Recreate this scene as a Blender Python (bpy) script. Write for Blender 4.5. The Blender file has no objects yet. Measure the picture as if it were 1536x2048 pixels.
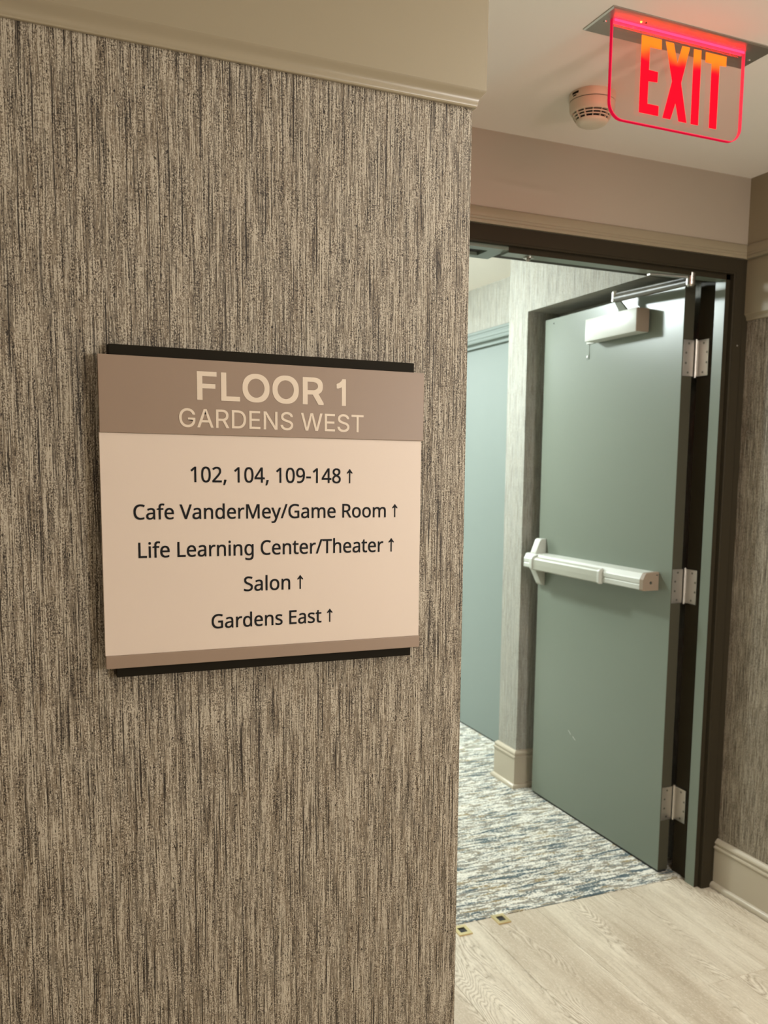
import bpy, bmesh, math, random
from mathutils import Vector, Matrix

# ------------------------------------------------------------------ camera
scene = bpy.context.scene
COL = scene.collection
cam_data = bpy.data.cameras.new('camera')
cam = bpy.data.objects.new('camera', cam_data)
COL.objects.link(cam)
R3 = ((0.91522, 0.401338, 0.036054), (-0.402713, 0.907906, 0.116313), (0.013947, -0.120971, 0.992558))
cam.matrix_world = Matrix(((R3[0][0], R3[0][2], -R3[0][1], -0.595173),
                           (R3[1][0], R3[1][2], -R3[1][1], -2.420350),
                           (R3[2][0], R3[2][2], -R3[2][1], 1.495791),
                           (0, 0, 0, 1)))
cam_data.sensor_fit = 'HORIZONTAL'
cam_data.sensor_width = 36.0
cam_data.lens = 1800.9 / 1536 * 36.0
cam_data.shift_x = -71.27 / 1536
cam_data.shift_y = 132.46 / 1536
cam_data.clip_start = 0.02
cam_data.dof.use_dof = True
cam_data.dof.focus_distance = 1.28
cam_data.dof.aperture_fstop = 13.0
scene.camera = cam

# ------------------------------------------------------------------ world, exposure
world = bpy.data.worlds.new('world')
scene.world = world
world.use_nodes = True
world.node_tree.nodes['Background'].inputs[0].default_value = (0.9, 0.85, 0.75, 1)
world.node_tree.nodes['Background'].inputs[1].default_value = 0.02
vs = scene.view_settings
vs.view_transform = 'Standard'
vs.look = 'None'
vs.gamma = 1.0
vs.use_curve_mapping = False
vs.exposure = 0.0


def area_light(name, loc, size, power, color, rot=(0, 0, 0)):
    d = bpy.data.lights.new(name, 'AREA')
    d.shape = 'RECTANGLE'
    d.size, d.size_y = size
    d.energy = power
    d.color = color
    o = bpy.data.objects.new(name, d)
    o.location = loc
    o.rotation_euler = rot
    COL.objects.link(o)
    return o


H = 2.465            # ceiling height
WARM = (1.0, 0.965, 0.93)
COOL = (0.90, 1.0, 1.0)
P_ROOM, P_VEST, P_LAMP, P_DOME, P_FAR = 8.0, 30.0, 52.0, 270.0, 190.0
area_light('room_light', (-0.9, -3.35, H - 0.012), (1.1, 0.5), P_ROOM, WARM)
area_light('vestibule_light', (1.0, -1.75, H - 0.012), (0.4, 0.4), P_VEST, WARM)
area_light('corridor_fill_far', (0.75, 4.0, H - 0.012), (0.5, 0.9), P_FAR, COOL)  # unseen fill panel, added to lift the corridor brightness
G_HEAD={" ":[188,[]],"1":[453,[[76,0,76,55,391,55,391,0],[276,509,276,0,212,0,212,448,209,448,86,358,86,427,198,509]]],"A":[480,[[16,0,201,509,276,509,463,0,395,0,287,302,264,372,232,478,245,478,213,371,191,302,85,0],[110,142,110,199,370,199,370,142]]],"D":[502,[[219,0,96,0,96,57,215,57,254,60,288,68,318,81,343,99,363,122,379,149,390,181,397,216,399,255,397,294,390,329,379,361,364,388,344,410,320,428,291,441,258,449,221,452,93,452,93,509,225,509,261,507,294,501,325,492,353,478,385,455,412,426,433,391,446,361,455,329,460,293,462,255,460,217,455,181,446,149,433,119,417,92,398,68,376,48,351,31,322,17,291,8,256,2],[125,509,125,0,60,0,60,509]]],"E":[419,[[60,0,60,509,372,509,372,452,125,452,125,286,355,286,355,229,125,229,125,57,375,57,375,0]]],"F":[410,[[60,0,60,509,369,509,369,452,125,452,125,278,346,278,346,221,125,221,125,0]]],"G":[520,[[269,-7,236,-5,205,1,176,11,149,25,125,43,104,64,85,88,69,116,57,146,47,179,42,215,40,254,42,293,47,329,57,362,69,393,85,421,103,445,125,466,149,484,175,498,203,508,233,514,265,516,291,514,316,510,340,504,363,494,384,483,403,469,421,453,436,436,449,416,460,395,468,373,474,349,408,349,387,393,356,427,315,448,265,456,236,453,209,445,183,432,160,414,141,392,125,364,113,332,106,295,103,254,106,213,113,177,125,145,141,117,161,95,184,76,210,63,238,56,269,53,296,55,322,61,345,71,365,85,382,102,396,123,407,147,413,173,415,202,434,199,283,199,283,256,478,256,478,200,475,160,466,124,451,91,431,62,406,38,377,19,344,5,308,-4]]],"L":[393,[[60,0,60,509,125,509,125,57,361,57,361,0]]],"N":[523,[[60,0,60,509,136,509,343,183,363,151,388,107,414,55,405,54,401,108,399,157,399,195,399,509,463,509,463,0,387,0,202,290,177,331,148,381,108,452,119,454,122,384,124,328,125,291,125,0]]],"O":[533,[[267,-7,235,-5,205,1,177,11,150,25,126,42,105,63,86,88,70,115,57,146,48,179,42,215,40,254,42,293,48,329,57,362,70,393,86,421,105,445,126,466,150,484,177,498,205,508,235,514,267,516,299,514,329,508,357,498,384,484,408,466,429,445,448,421,464,393,477,362,486,329,491,293,493,254,491,215,486,179,477,146,464,115,448,88,429,63,408,42,384,25,357,11,329,1,299,-5],[267,53,296,55,324,63,349,76,372,94,392,116,408,144,420,176,428,213,430,254,428,295,420,332,408,365,392,392,372,415,349,433,324,446,296,453,267,456,237,453,210,445,184,433,161,415,142,392,125,364,113,332,106,295,103,254,106,213,113,176,125,144,142,117,161,94,184,76,210,63,237,55]]],"R":[449,[[60,0,60,509,236,509,273,506,305,500,333,489,356,473,376,455,390,433,401,408,407,381,409,352,407,323,401,296,390,271,376,250,356,232,333,217,305,206,273,200,236,198,96,198,96,255,234,255,258,256,280,260,298,267,313,276,325,287,334,300,340,316,344,333,345,352,344,371,340,389,334,405,325,419,313,430,298,440,279,446,258,451,233,452,125,452,125,0],[353,0,230,229,303,229,428,0]]],"S":[447,[[224,-9,188,-7,156,-1,128,9,102,23,81,40,64,60,51,83,42,109,38,137,104,137,108,118,114,102,123,88,136,76,150,66,166,59,224,49,246,50,267,54,286,60,303,69,317,79,329,92,338,106,344,122,346,139,344,154,340,168,332,179,296,205,245,222,184,239,145,253,112,269,86,289,67,313,56,341,52,372,54,400,62,425,75,448,92,468,113,484,138,498,165,508,195,514,227,516,259,514,289,508,316,498,340,484,360,468,377,449,390,427,398,403,401,378,337,378,332,402,320,421,302,437,280,449,254,456,225,459,204,457,185,454,167,448,152,440,139,430,129,418,121,405,117,391,115,376,117,359,122,345,131,334,169,308,212,293,264,279,312,264,359,238,395,198,402,180,407,161,408,139,406,112,399,87,386,64,370,43,349,25,323,11,294,0,261,-7]]],"T":[449,[[32,452,32,509,417,509,417,452,257,452,257,0,193,0,193,452]]],"W":[686,[[155,0,16,509,82,509,163,196,175,145,187,94,197,40,189,40,200,94,211,145,224,196,306,509,380,509,462,196,474,145,486,94,497,40,488,40,499,94,510,145,523,196,603,509,670,509,530,0,455,0,368,323,351,391,336,475,350,475,335,395,318,323,230,0]]]}
G_BODY={" ":[175,[]],",":[180,[[28,-87,47,-3,61,78,124,78,129,71,104,-8,71,-87]]],"-":[216,[[27,154,27,206,189,206,189,154]]],"/":[250,[[7,0,185,480,243,480,64,0]]],"0":[384,[[191,-7,153,-3,121,10,93,30,72,59,55,95,43,137,35,186,33,240,34,278,37,313,42,344,49,373,61,407,78,435,99,458,125,474,156,484,191,487,229,483,262,471,289,450,312,422,329,386,341,344,349,296,351,240,350,203,347,169,342,137,335,108,322,74,305,45,284,23,258,6,227,-3],[191,44,224,49,249,65,268,92,278,120,286,154,290,194,291,240,290,286,286,326,278,360,268,388,249,415,224,431,191,437,159,431,133,415,115,388,105,360,98,326,93,286,92,240,93,194,98,154,105,120,115,93,133,65,159,49]]],"1":[384,[[181,0,181,335,181,381,183,418,164,400,142,381,91,339,60,379,189,480,238,480,238,0]]],"2":[384,[[32,0,32,49,158,176,219,240,257,296,264,315,268,334,269,355,267,380,259,400,246,415,229,427,208,434,185,436,162,435,142,430,123,424,69,390,38,430,102,470,128,479,155,484,185,486,226,482,262,471,291,452,312,427,325,396,330,359,328,334,323,311,314,288,271,224,207,155,107,56,107,54,349,54,349,0]]],"4":[384,[[244,0,244,109,14,109,14,159,240,482,301,482,301,162,371,162,371,109,301,109,301,0],[72,162,244,162,244,313,245,372,247,419,244,419,231,392,216,367]]],"8":[384,[[193,-7,157,-5,125,2,98,12,75,27,51,53,38,85,33,122,34,143,39,162,47,179,83,221,132,251,110,265,90,281,73,299,59,320,51,344,48,372,50,395,57,416,67,434,81,450,98,463,118,473,141,480,165,485,191,486,231,483,265,473,295,457,317,434,331,406,335,371,334,353,330,336,323,321,289,283,244,254,298,222,336,181,344,164,349,145,351,124,346,87,332,55,308,29,276,9,238,-3],[194,277,253,312,266,328,274,347,277,369,274,390,266,407,253,421,236,431,215,437,191,439,168,437,147,431,130,421,117,407,109,390,106,369,107,354,111,340,118,328,150,299],[192,40,222,43,247,51,267,63,281,80,290,100,293,124,290,146,281,165,265,182,245,196,221,210,192,222,181,226,154,213,132,199,114,183,101,165,93,145,91,122,93,100,102,80,116,63,135,51,161,43]]],"9":[384,[[129,-7,98,-5,69,0,69,50,128,42,157,43,183,49,205,57,224,69,240,83,254,99,265,118,274,138,280,161,289,235,285,235,274,221,260,207,243,196,222,187,199,181,171,179,133,184,99,196,72,217,50,246,38,282,34,324,36,356,42,385,53,411,67,433,85,452,106,467,130,478,157,484,187,486,216,484,244,476,269,463,292,445,312,422,328,393,337,368,344,340,348,309,349,275,340,173,332,141,322,110,307,82,289,57,267,35,240,17,208,4,171,-4],[184,226,205,227,223,231,240,239,254,248,266,259,276,272,284,286,288,299,289,314,278,371,269,388,258,404,244,418,227,428,208,434,187,437,161,433,138,424,119,409,104,387,95,359,92,325,95,296,102,272,115,252,132,237,155,229]]],"C":[424,[[261,-7,226,-5,194,1,165,10,139,24,109,46,85,75,65,109,55,139,47,170,42,204,41,240,43,276,48,309,56,340,67,368,88,403,114,431,146,455,173,469,203,478,236,484,271,486,308,484,342,479,374,470,404,458,379,407,330,425,271,433,234,430,202,420,173,404,149,381,130,353,116,320,108,282,105,240,107,197,115,160,128,127,146,98,169,76,198,59,231,50,270,46,330,52,385,65,385,13,329,-2]]],"E":[373,[[65,0,65,480,333,480,333,426,126,426,126,277,321,277,321,224,126,224,126,53,333,53,333,0]]],"G":[489,[[271,-7,235,-5,202,1,172,10,145,23,114,46,88,74,67,108,56,137,48,169,43,203,41,240,43,276,48,310,58,341,71,370,87,396,107,419,129,439,155,456,185,469,217,479,252,484,289,486,366,479,433,458,410,406,352,425,286,433,245,430,210,420,178,404,152,381,131,353,116,320,107,282,104,240,106,203,112,169,123,139,137,112,157,89,181,70,210,57,245,48,285,46,338,49,379,57,379,199,273,199,273,253,439,253,439,18,361,-1]]],"L":[352,[[65,0,65,480,126,480,126,54,335,54,335,0]]],"M":[609,[[65,0,65,480,154,480,302,87,305,87,455,480,544,480,544,0,484,0,484,295,486,364,489,420,486,420,326,0,277,0,119,420,116,420,120,364,121,291,121,0]]],"R":[418,[[65,0,65,480,197,480,239,477,275,471,305,460,329,446,353,419,367,385,372,343,370,319,366,298,358,279,348,264,336,250,322,239,276,215,408,0,337,0,221,198,126,198,126,0],[126,249,197,249,233,252,261,259,283,272,298,290,307,313,310,340,306,369,297,391,281,407,259,418,230,425,194,427,126,427]]],"S":[369,[[166,-7,91,-1,34,16,34,74,94,54,169,46,201,48,228,55,249,66,265,82,274,101,277,123,267,163,232,192,164,222,126,238,96,256,72,276,54,300,44,329,40,364,42,388,49,410,60,429,74,446,92,460,114,471,138,480,165,485,193,486,266,479,326,459,307,408,253,426,192,433,165,431,142,425,124,414,112,400,104,383,101,363,111,323,144,294,206,267,278,233,296,221,310,207,322,191,330,173,335,152,337,128,332,89,317,56,291,29,266,13,236,2,203,-4]]],"T":[373,[[156,0,156,426,7,426,7,480,366,480,366,426,217,426,217,0]]],"V":[403,[[171,0,0,480,63,480,171,172,189,117,201,67,214,117,232,173,339,480,403,480,232,0]]],"a":[377,[[144,-7,114,-4,86,5,63,19,45,40,34,67,31,100,36,133,50,161,73,183,97,196,127,206,162,212,203,215,265,217,265,238,262,265,256,286,245,301,230,311,212,316,190,318,136,310,89,291,71,335,126,357,193,366,233,363,266,353,291,337,308,314,319,283,322,245,322,0,279,0,268,51,265,51,249,33,233,19,216,7,196,0,173,-5],[158,41,187,44,212,52,234,66,251,86,261,112,264,144,264,176,211,174,171,170,140,163,118,152,103,138,95,121,92,99,94,81,100,66,110,55,124,47,140,43]]],"d":[413,[[185,-7,143,-2,107,14,77,40,60,66,47,98,39,136,37,179,39,223,47,261,60,293,78,319,108,346,144,361,185,367,211,365,234,360,254,351,297,314,301,314,299,339,297,367,297,510,356,510,356,0,308,0,300,48,297,48,285,34,271,21,254,9,234,0,211,-5],[194,42,228,46,255,56,274,74,287,98,295,129,298,168,298,179,295,220,288,254,275,282,256,302,229,314,193,318,164,313,140,301,122,280,109,252,101,218,98,178,101,138,109,105,122,78,141,58,165,46]]],"e":[379,[[210,-7,177,-4,147,3,120,14,96,30,75,51,59,76,47,106,39,140,37,177,39,215,46,249,57,279,72,305,90,326,112,344,138,357,166,364,196,367,226,364,252,358,276,347,296,331,313,312,327,290,337,264,343,235,345,204,345,169,98,169,102,131,113,100,129,76,152,58,180,47,213,44,274,50,328,69,328,17,274,-1],[99,216,283,216,280,244,273,269,262,290,245,306,223,315,195,318,169,315,147,306,129,291,114,271,105,245]]],"f":[231,[[73,0,73,314,10,314,10,342,73,362,73,383,77,425,87,458,104,483,127,500,156,510,190,514,229,510,260,502,244,455,220,462,191,465,173,463,158,457,147,446,139,430,134,409,132,383,132,360,223,360,223,314,132,314,132,0]]],"g":[413,[[195,-161,157,-160,123,-155,92,-148,65,-138,65,-84,93,-96,125,-105,160,-110,198,-112,227,-109,251,-100,271,-85,286,-65,295,-40,298,-11,298,3,298,27,300,48,297,48,276,24,251,7,221,-3,185,-7,142,-1,106,15,76,42,59,69,47,101,39,138,37,179,39,220,47,256,59,288,76,316,106,344,142,361,185,367,208,365,229,361,249,353,267,343,283,329,298,312,301,312,309,360,356,360,356,-6,353,-42,346,-74,334,-100,317,-122,294,-139,267,-151,233,-159],[194,42,227,45,253,55,273,71,287,94,295,126,298,165,298,179,295,224,287,259,273,285,252,303,226,313,193,317,165,313,142,301,123,281,109,254,101,220,98,179,101,138,109,104,123,77,141,57,165,46]]],"h":[415,[[57,0,57,510,116,510,116,361,113,310,117,310,130,327,146,341,164,352,185,360,206,364,229,366,269,363,302,352,328,335,346,310,357,276,361,234,361,0,302,0,302,230,293,278,266,307,222,317,186,313,158,302,139,283,126,257,119,225,116,186,116,0]]],"i":[173,[[87,420,62,429,57,436,54,446,52,457,54,469,57,479,62,486,87,495,111,486,117,479,120,469,122,457,120,446,117,436,111,429],[57,0,57,360,116,360,116,0]]],"l":[173,[[57,0,57,510,116,510,116,0]]],"m":[628,[[57,0,57,360,105,360,113,311,117,311,129,328,144,342,162,353,182,361,202,365,223,367,262,363,293,352,317,333,333,306,336,306,350,325,366,340,386,352,407,360,429,365,452,367,489,363,520,353,543,335,560,310,570,277,574,234,574,0,515,0,515,232,507,279,483,308,442,317,410,314,385,304,367,287,355,264,347,234,345,199,345,0,286,0,286,232,278,279,253,308,212,317,180,313,155,302,137,283,125,258,118,226,116,187,116,0]]],"n":[415,[[57,0,57,360,105,360,113,311,117,311,130,328,146,342,165,353,186,361,208,365,230,367,270,363,302,353,328,335,346,310,357,277,361,234,361,0,302,0,302,230,293,278,266,307,222,317,186,313,158,302,139,283,126,258,119,226,116,187,116,0]]],"o":[406,[[202,-7,172,-4,143,3,117,15,94,32,75,53,58,79,46,109,39,143,37,181,40,223,48,260,62,292,82,318,106,339,135,355,168,364,204,367,236,364,264,357,290,345,314,328,333,307,349,282,361,252,368,218,370,181,367,139,359,101,345,69,325,42,300,21,271,6,239,-4],[203,42,237,46,263,59,283,80,298,107,306,141,309,181,306,220,298,253,283,281,263,301,236,313,203,317,169,313,143,301,123,281,109,253,101,220,98,181,101,141,109,107,123,80,143,59,170,46]]],"r":[277,[[57,0,57,360,105,360,112,294,115,294,128,313,143,330,160,345,179,357,201,364,225,367,247,366,267,363,260,308,241,312,221,313,203,311,186,306,169,298,154,286,141,272,131,256,123,236,118,215,116,192,116,0]]],"s":[322,[[148,-7,83,-1,35,16,35,70,87,50,149,41,176,43,198,47,214,55,225,66,232,79,234,94,227,118,200,140,146,164,86,191,48,223,40,237,36,253,34,271,38,299,51,323,72,342,99,356,132,364,169,367,231,360,284,343,264,296,216,312,165,318,143,317,124,313,110,307,99,298,93,287,91,275,99,249,129,229,183,206,242,180,279,147,286,133,290,118,291,99,287,67,274,41,253,20,224,5,189,-4]]],"t":[242,[[167,-7,115,3,100,11,87,22,77,37,68,55,63,78,62,105,62,314,11,314,11,343,62,366,86,443,121,443,121,360,225,360,225,314,121,314,121,106,123,86,128,70,137,57,148,49,162,43,177,42,205,44,228,49,228,4,201,-4]]],"y":[343,[[56,-161,28,-160,7,-156,7,-109,25,-111,47,-113,66,-111,83,-105,97,-95,108,-82,118,-67,127,-49,146,-1,1,360,64,360,142,155,160,104,172,57,175,57,187,101,206,156,279,360,343,360,187,-50,174,-81,157,-108,139,-131,116,-148,89,-158]]],"\u2191":[293,[[128,0,128,372,108,356,81,340,47,323,47,353,76,380,101,407,122,436,139,465,154,465,171,436,192,407,217,380,246,353,246,323,212,340,185,356,165,372,165,0]]]}

# ------------------------------------------------------------------ node helpers
class NT:
    def __init__(self, name):
        self.m = bpy.data.materials.new(name)
        self.m.use_nodes = True
        self.t = self.m.node_tree
        self.t.nodes.clear()
        self.out = self.t.nodes.new('ShaderNodeOutputMaterial')

    def n(self, kind, **kw):
        nd = self.t.nodes.new(kind)
        for k, v in kw.items():
            setattr(nd, k, v)
        return nd

    def l(self, a, b):
        self.t.links.new(a, b)

    def val(self, sock, v):
        if isinstance(v, bpy.types.NodeSocket):
            self.l(v, sock)
        else:
            sock.default_value = v

    def math(self, op, a, b=0.0, c=0.0, clamp=False):
        nd = self.n('ShaderNodeMath', operation=op, use_clamp=clamp)
        self.val(nd.inputs[0], a)
        self.val(nd.inputs[1], b)
        if op in ('MULTIPLY_ADD', 'SMOOTH_MIN', 'COMPARE'):
            self.val(nd.inputs[2], c)
        return nd.outputs[0]

    def mrange(self, v, a, b, c=0.0, d=1.0, smooth=False):
        nd = self.n('ShaderNodeMapRange', interpolation_type='SMOOTHSTEP' if smooth else 'LINEAR')
        self.val(nd.inputs[0], v)
        for i, x in enumerate((a, b, c, d)):
            self.val(nd.inputs[i + 1], x)
        return nd.outputs[0]

    def mix(self, f, a, b, blend='MIX'):
        nd = self.n('ShaderNodeMix', data_type='RGBA', blend_type=blend)
        self.val(nd.inputs[0], f)
        for s, v in ((nd.inputs[6], a), (nd.inputs[7], b)):
            if isinstance(v, bpy.types.NodeSocket):
                self.l(v, s)
            else:
                s.default_value = (*v, 1)
        return nd.outputs[2]

    def pos(self):
        """world position -> separate outputs (static surfaces only)"""
        g = self.n('ShaderNodeNewGeometry')
        s = self.n('ShaderNodeSeparateXYZ')
        self.l(g.outputs['Position'], s.inputs[0])
        return s.outputs

    def vec(self, x, y, z=0.0):
        c = self.n('ShaderNodeCombineXYZ')
        self.val(c.inputs[0], x)
        self.val(c.inputs[1], y)
        self.val(c.inputs[2], z)
        return c.outputs[0]

    def noise(self, v, scale=1.0, detail=2.0, rough=0.5, dims='3D'):
        nd = self.n('ShaderNodeTexNoise', noise_dimensions=dims)
        self.l(v, nd.inputs['Vector'])
        nd.inputs['Scale'].default_value = scale
        nd.inputs['Detail'].default_value = detail
        nd.inputs['Roughness'].default_value = rough
        return nd.outputs['Fac']

    def ramp(self, f, stops):
        nd = self.n('ShaderNodeValToRGB')
        self.l(f, nd.inputs[0])
        e = nd.color_ramp.elements
        while len(e) < len(stops):
            e.new(0.5)
        for i, (p, c) in enumerate(stops):
            e[i].position = p
            e[i].color = (*c, 1)
        return nd.outputs[0]

    def bump(self, h, strength, dist):
        nd = self.n('ShaderNodeBump')
        nd.inputs['Strength'].default_value = strength
        nd.inputs['Distance'].default_value = dist
        self.l(h, nd.inputs['Height'])
        return nd.outputs[0]

    def pbr(self, color, rough=0.5, metal=0.0, normal=None, spec=0.5, emis=None, estr=0.0, coat=0.0):
        p = self.n('ShaderNodeBsdfPrincipled')
        if isinstance(color, bpy.types.NodeSocket):
            self.l(color, p.inputs['Base Color'])
        else:
            p.inputs['Base Color'].default_value = (*color, 1)
        self.val(p.inputs['Roughness'], rough)
        p.inputs['Metallic'].default_value = metal
        p.inputs['Specular IOR Level'].default_value = spec
        p.inputs['Coat Weight'].default_value = coat
        if normal is not None:
            self.l(normal, p.inputs['Normal'])
        if emis is not None:
            self.val(p.inputs['Emission Color'], (*emis, 1))
            p.inputs['Emission Strength'].default_value = estr
        self.l(p.outputs[0], self.out.inputs[0])
        return p


def srgb(r, g, b):
    f = lambda c: (c / 255 / 12.92) if c / 255 <= 0.04045 else ((c / 255 + 0.055) / 1.055) ** 2.4
    return (f(r), f(g), f(b))


def plain(name, color, rough=0.5, metal=0.0, bump=None, spec=0.5, **kw):
    k = NT(name)
    nrm = None
    if bump:
        sc, st, ds = bump
        tc = k.n('ShaderNodeNewGeometry').outputs['Position']
        nrm = k.bump(k.noise(tc, sc, 3.0), st, ds)
    k.pbr(color, rough, metal, nrm, spec, **kw)
    return k.m


def wallpaper(name, dark, mid, light, contrast=1.0, relief=0.0006, strength=0.6):
    """vinyl wallpaper: vertical threads, dark flecks strung along them, a few cross slubs"""
    k = NT(name)
    x, y, z = k.pos()
    h = k.math('MULTIPLY', k.math('ADD', x, y), 1000.0)
    v = k.math('MULTIPLY', z, 1000.0)
    d = lambda a, b: k.math('DIVIDE', a, b)
    wob = k.noise(k.vec(d(h, 30.0), d(v, 70.0)), 1.0, 1.0, 0.5, '2D')
    hw = k.math('ADD', h, k.math('MULTIPLY', wob, 2.0))
    thread = k.noise(k.vec(d(hw, 1.7), d(v, 70.0)), 1.0, 2.0, 0.6, '2D')
    fine = k.noise(k.vec(d(hw, 1.05), d(v, 9.0), 4.2), 1.0, 1.0, 0.5, '3D')
    band = k.noise(k.vec(d(hw, 13.0), d(v, 220.0)), 1.0, 2.0, 0.5, '2D')
    fleck = k.noise(k.vec(d(h, 1.55), d(v, 2.3), 9.1), 1.0, 1.0, 0.5, '3D')
    zone = k.noise(k.vec(d(hw, 6.0), d(v, 55.0), 2.0), 1.0, 1.5, 0.5, '3D')
    slub = k.noise(k.vec(d(h, 10.0), d(v, 1.1), 7.7), 1.0, 0.0, 0.5, '3D')
    base = k.math('ADD', k.math('MULTIPLY', thread, 1.45), k.math('MULTIPLY', fine, 0.95))
    base = k.math('ADD', base, k.math('MULTIPLY', band, 0.45))
    za = k.mrange(zone, 0.38, 0.62, 0.65, 2.0, True)
    fl = k.math('MULTIPLY', k.math('SUBTRACT', fleck, 0.5), za)
    tot = k.math('ADD', base, fl)
    tot = k.math('SUBTRACT', tot, k.mrange(slub, 0.77, 0.83, 0.0, 0.6, True))
    rib = k.noise(k.vec(d(hw, 1.5), d(v, 170.0), 12.4), 1.0, 1.0, 0.6, '3D')
    blob = k.noise(k.vec(d(h, 3.6), d(v, 9.0), 15.0), 1.0, 1.5, 0.6, '3D')
    tot = k.math('SUBTRACT', tot, k.mrange(rib, 0.60, 0.72, 0.0, 0.75, True))
    tot = k.math('ADD', tot, k.mrange(rib, 0.38, 0.28, 0.0, 0.35, True))
    tot = k.math('SUBTRACT', tot, k.mrange(blob, 0.66, 0.74, 0.0, 0.8, True))
    t = k.mrange(tot, 1.40 - 0.58 / contrast, 1.40 + 0.58 / contrast, 0.0, 1.0)
    tone = k.noise(k.vec(d(h, 9.0), d(v, 60.0), 5.5), 1.0, 1.0, 0.5, '3D')
    m2 = k.mix(k.mrange(tone, 0.35, 0.65), mid, tuple(a * b for a, b in zip(mid, (1.05, 1.0, 0.94))))
    c = k.mix(k.mrange(t, 0.14, 0.37, 0.0, 1.0, True), dark, m2)
    c = k.mix(k.mrange(t, 0.50, 0.74, 0.0, 1.0, True), c, light)
    k.pbr(c, 0.55, 0.0, k.bump(t, strength, relief), 0.35)
    return k.m


M = {}
M['paper'] = wallpaper('wallpaper_near', srgb(43, 35, 25), srgb(112, 102, 86), srgb(171, 161, 142), 1.0)
M['paper_corridor'] = wallpaper('wallpaper_corridor', srgb(112, 110, 100), srgb(156, 155, 145), srgb(184, 183, 172), 0.9, 0.0012, 0.9)
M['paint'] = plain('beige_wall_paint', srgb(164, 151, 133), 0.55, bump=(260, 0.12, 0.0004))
M['band_dimmed'] = plain('beige_paint_dimmed_for_light', srgb(140, 128, 103), 0.55, bump=(260, 0.12, 0.0004))  # same beige wall paint, darkened to offset stronger light on the band
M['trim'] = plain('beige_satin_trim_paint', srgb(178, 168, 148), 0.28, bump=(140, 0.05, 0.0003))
M['trim_dimmed'] = plain('beige_trim_dimmed_for_light', srgb(146, 134, 110), 0.30, bump=(140, 0.05, 0.0003))  # trim paint darkened with the band to offset the light there
M['ceiling'] = plain('ceiling_paint', srgb(240, 233, 222), 0.75, bump=(300, 0.15, 0.0004))
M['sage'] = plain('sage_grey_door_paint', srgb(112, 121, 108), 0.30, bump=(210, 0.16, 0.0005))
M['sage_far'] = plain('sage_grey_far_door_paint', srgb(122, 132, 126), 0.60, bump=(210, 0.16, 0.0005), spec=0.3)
M['frame_shaded'] = plain('sage_frame_paint_with_shade', srgb(52, 46, 34), 0.5, bump=(160, 0.10, 0.0004), spec=0.08)  # sage frame paint, darkened to carry the shade of its near side
M['edge_shaded'] = plain('door_edge_shade', srgb(70, 67, 54), 0.5, bump=(160, 0.10, 0.0004), spec=0.1)  # door paint darkened for the shaded hinge edge
M['steel'] = plain('brushed_steel', (0.52, 0.50, 0.46), 0.32, 1.0, bump=(300, 0.08, 0.0003))
M['hinge_steel'] = plain('satin_hinge_steel', (0.58, 0.55, 0.50), 0.42, 1.0, bump=(200, 0.08, 0.0003))
M['white_metal'] = plain('silver_white_painted_metal', srgb(192, 194, 184), 0.36, bump=(200, 0.05, 0.0003))
M['link_paint'] = plain('grey_link_paint', srgb(112, 116, 102), 0.6, spec=0.1)
M['cap_shaded'] = plain('end_cap_with_shade', srgb(142, 126, 108), 0.5, spec=0.2)  # darkened to put shade into the ends that face the viewer
M['pad'] = plain('push_pad_dimmed_for_light', srgb(164, 164, 150), 0.45)  # bar metal darkened to imitate weaker light on the pad
M['arm_paint'] = plain('bronze_painted_arm', (0.085, 0.078, 0.060), 0.38, 0.0,bump=(200, 0.06, 0.0003))
M['dark_metal'] = plain('bronze_arm_metal', (0.20, 0.20, 0.17), 0.32, 0.9, bump=(200, 0.06, 0.0003))
M['brass'] = plain('polished_brass', (0.83, 0.66, 0.36), 0.28, 1.0, bump=(200, 0.05, 0.0003))
M['black'] = plain('black_void', (0.008, 0.007, 0.006), 0.8)
M['sweep'] = plain('black_rubber', (0.012, 0.014, 0.014), 0.6)
M['backer'] = plain('dark_olive_plastic', srgb(30, 26, 18), 0.6, bump=(400, 0.05, 0.0002), spec=0.06)
M['taupe'] = plain('taupe_sign_plastic', srgb(134, 113, 94), 0.45, bump=(500, 0.08, 0.0002))
M['cream'] = plain('cream_sign_insert', srgb(199, 182, 165), 0.5, bump=(500, 0.04, 0.0002))
M['cream_letter'] = plain('cream_lettering', srgb(204, 187, 165), 0.5)
M['ink'] = plain('black_ink', (0.006, 0.006, 0.006), 0.6, spec=0.15)
M['detector'] = plain('ivory_plastic', srgb(214, 202, 180), 0.42, bump=(300, 0.04, 0.0002))
M['detector_dark'] = plain('dark_vent_mesh', (0.006, 0.004, 0.006), 0.8)

# brushed ceiling plate of the exit sign: grain along x
k = NT('brushed_plate')
x, y, z = k.pos()
g = k.noise(k.vec(k.math('MULTIPLY', x, 8.0), k.math('MULTIPLY', y, 1400.0)), 1.0, 2.0, 0.6, '2D')
k.pbr(k.mix(g, (0.36, 0.33, 0.29), (0.56, 0.52, 0.46)), k.mrange(g, 0.3, 0.7, 0.30, 0.46), 0.9, k.bump(g, 0.25, 0.0003))
M['plate'] = k.m

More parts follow.
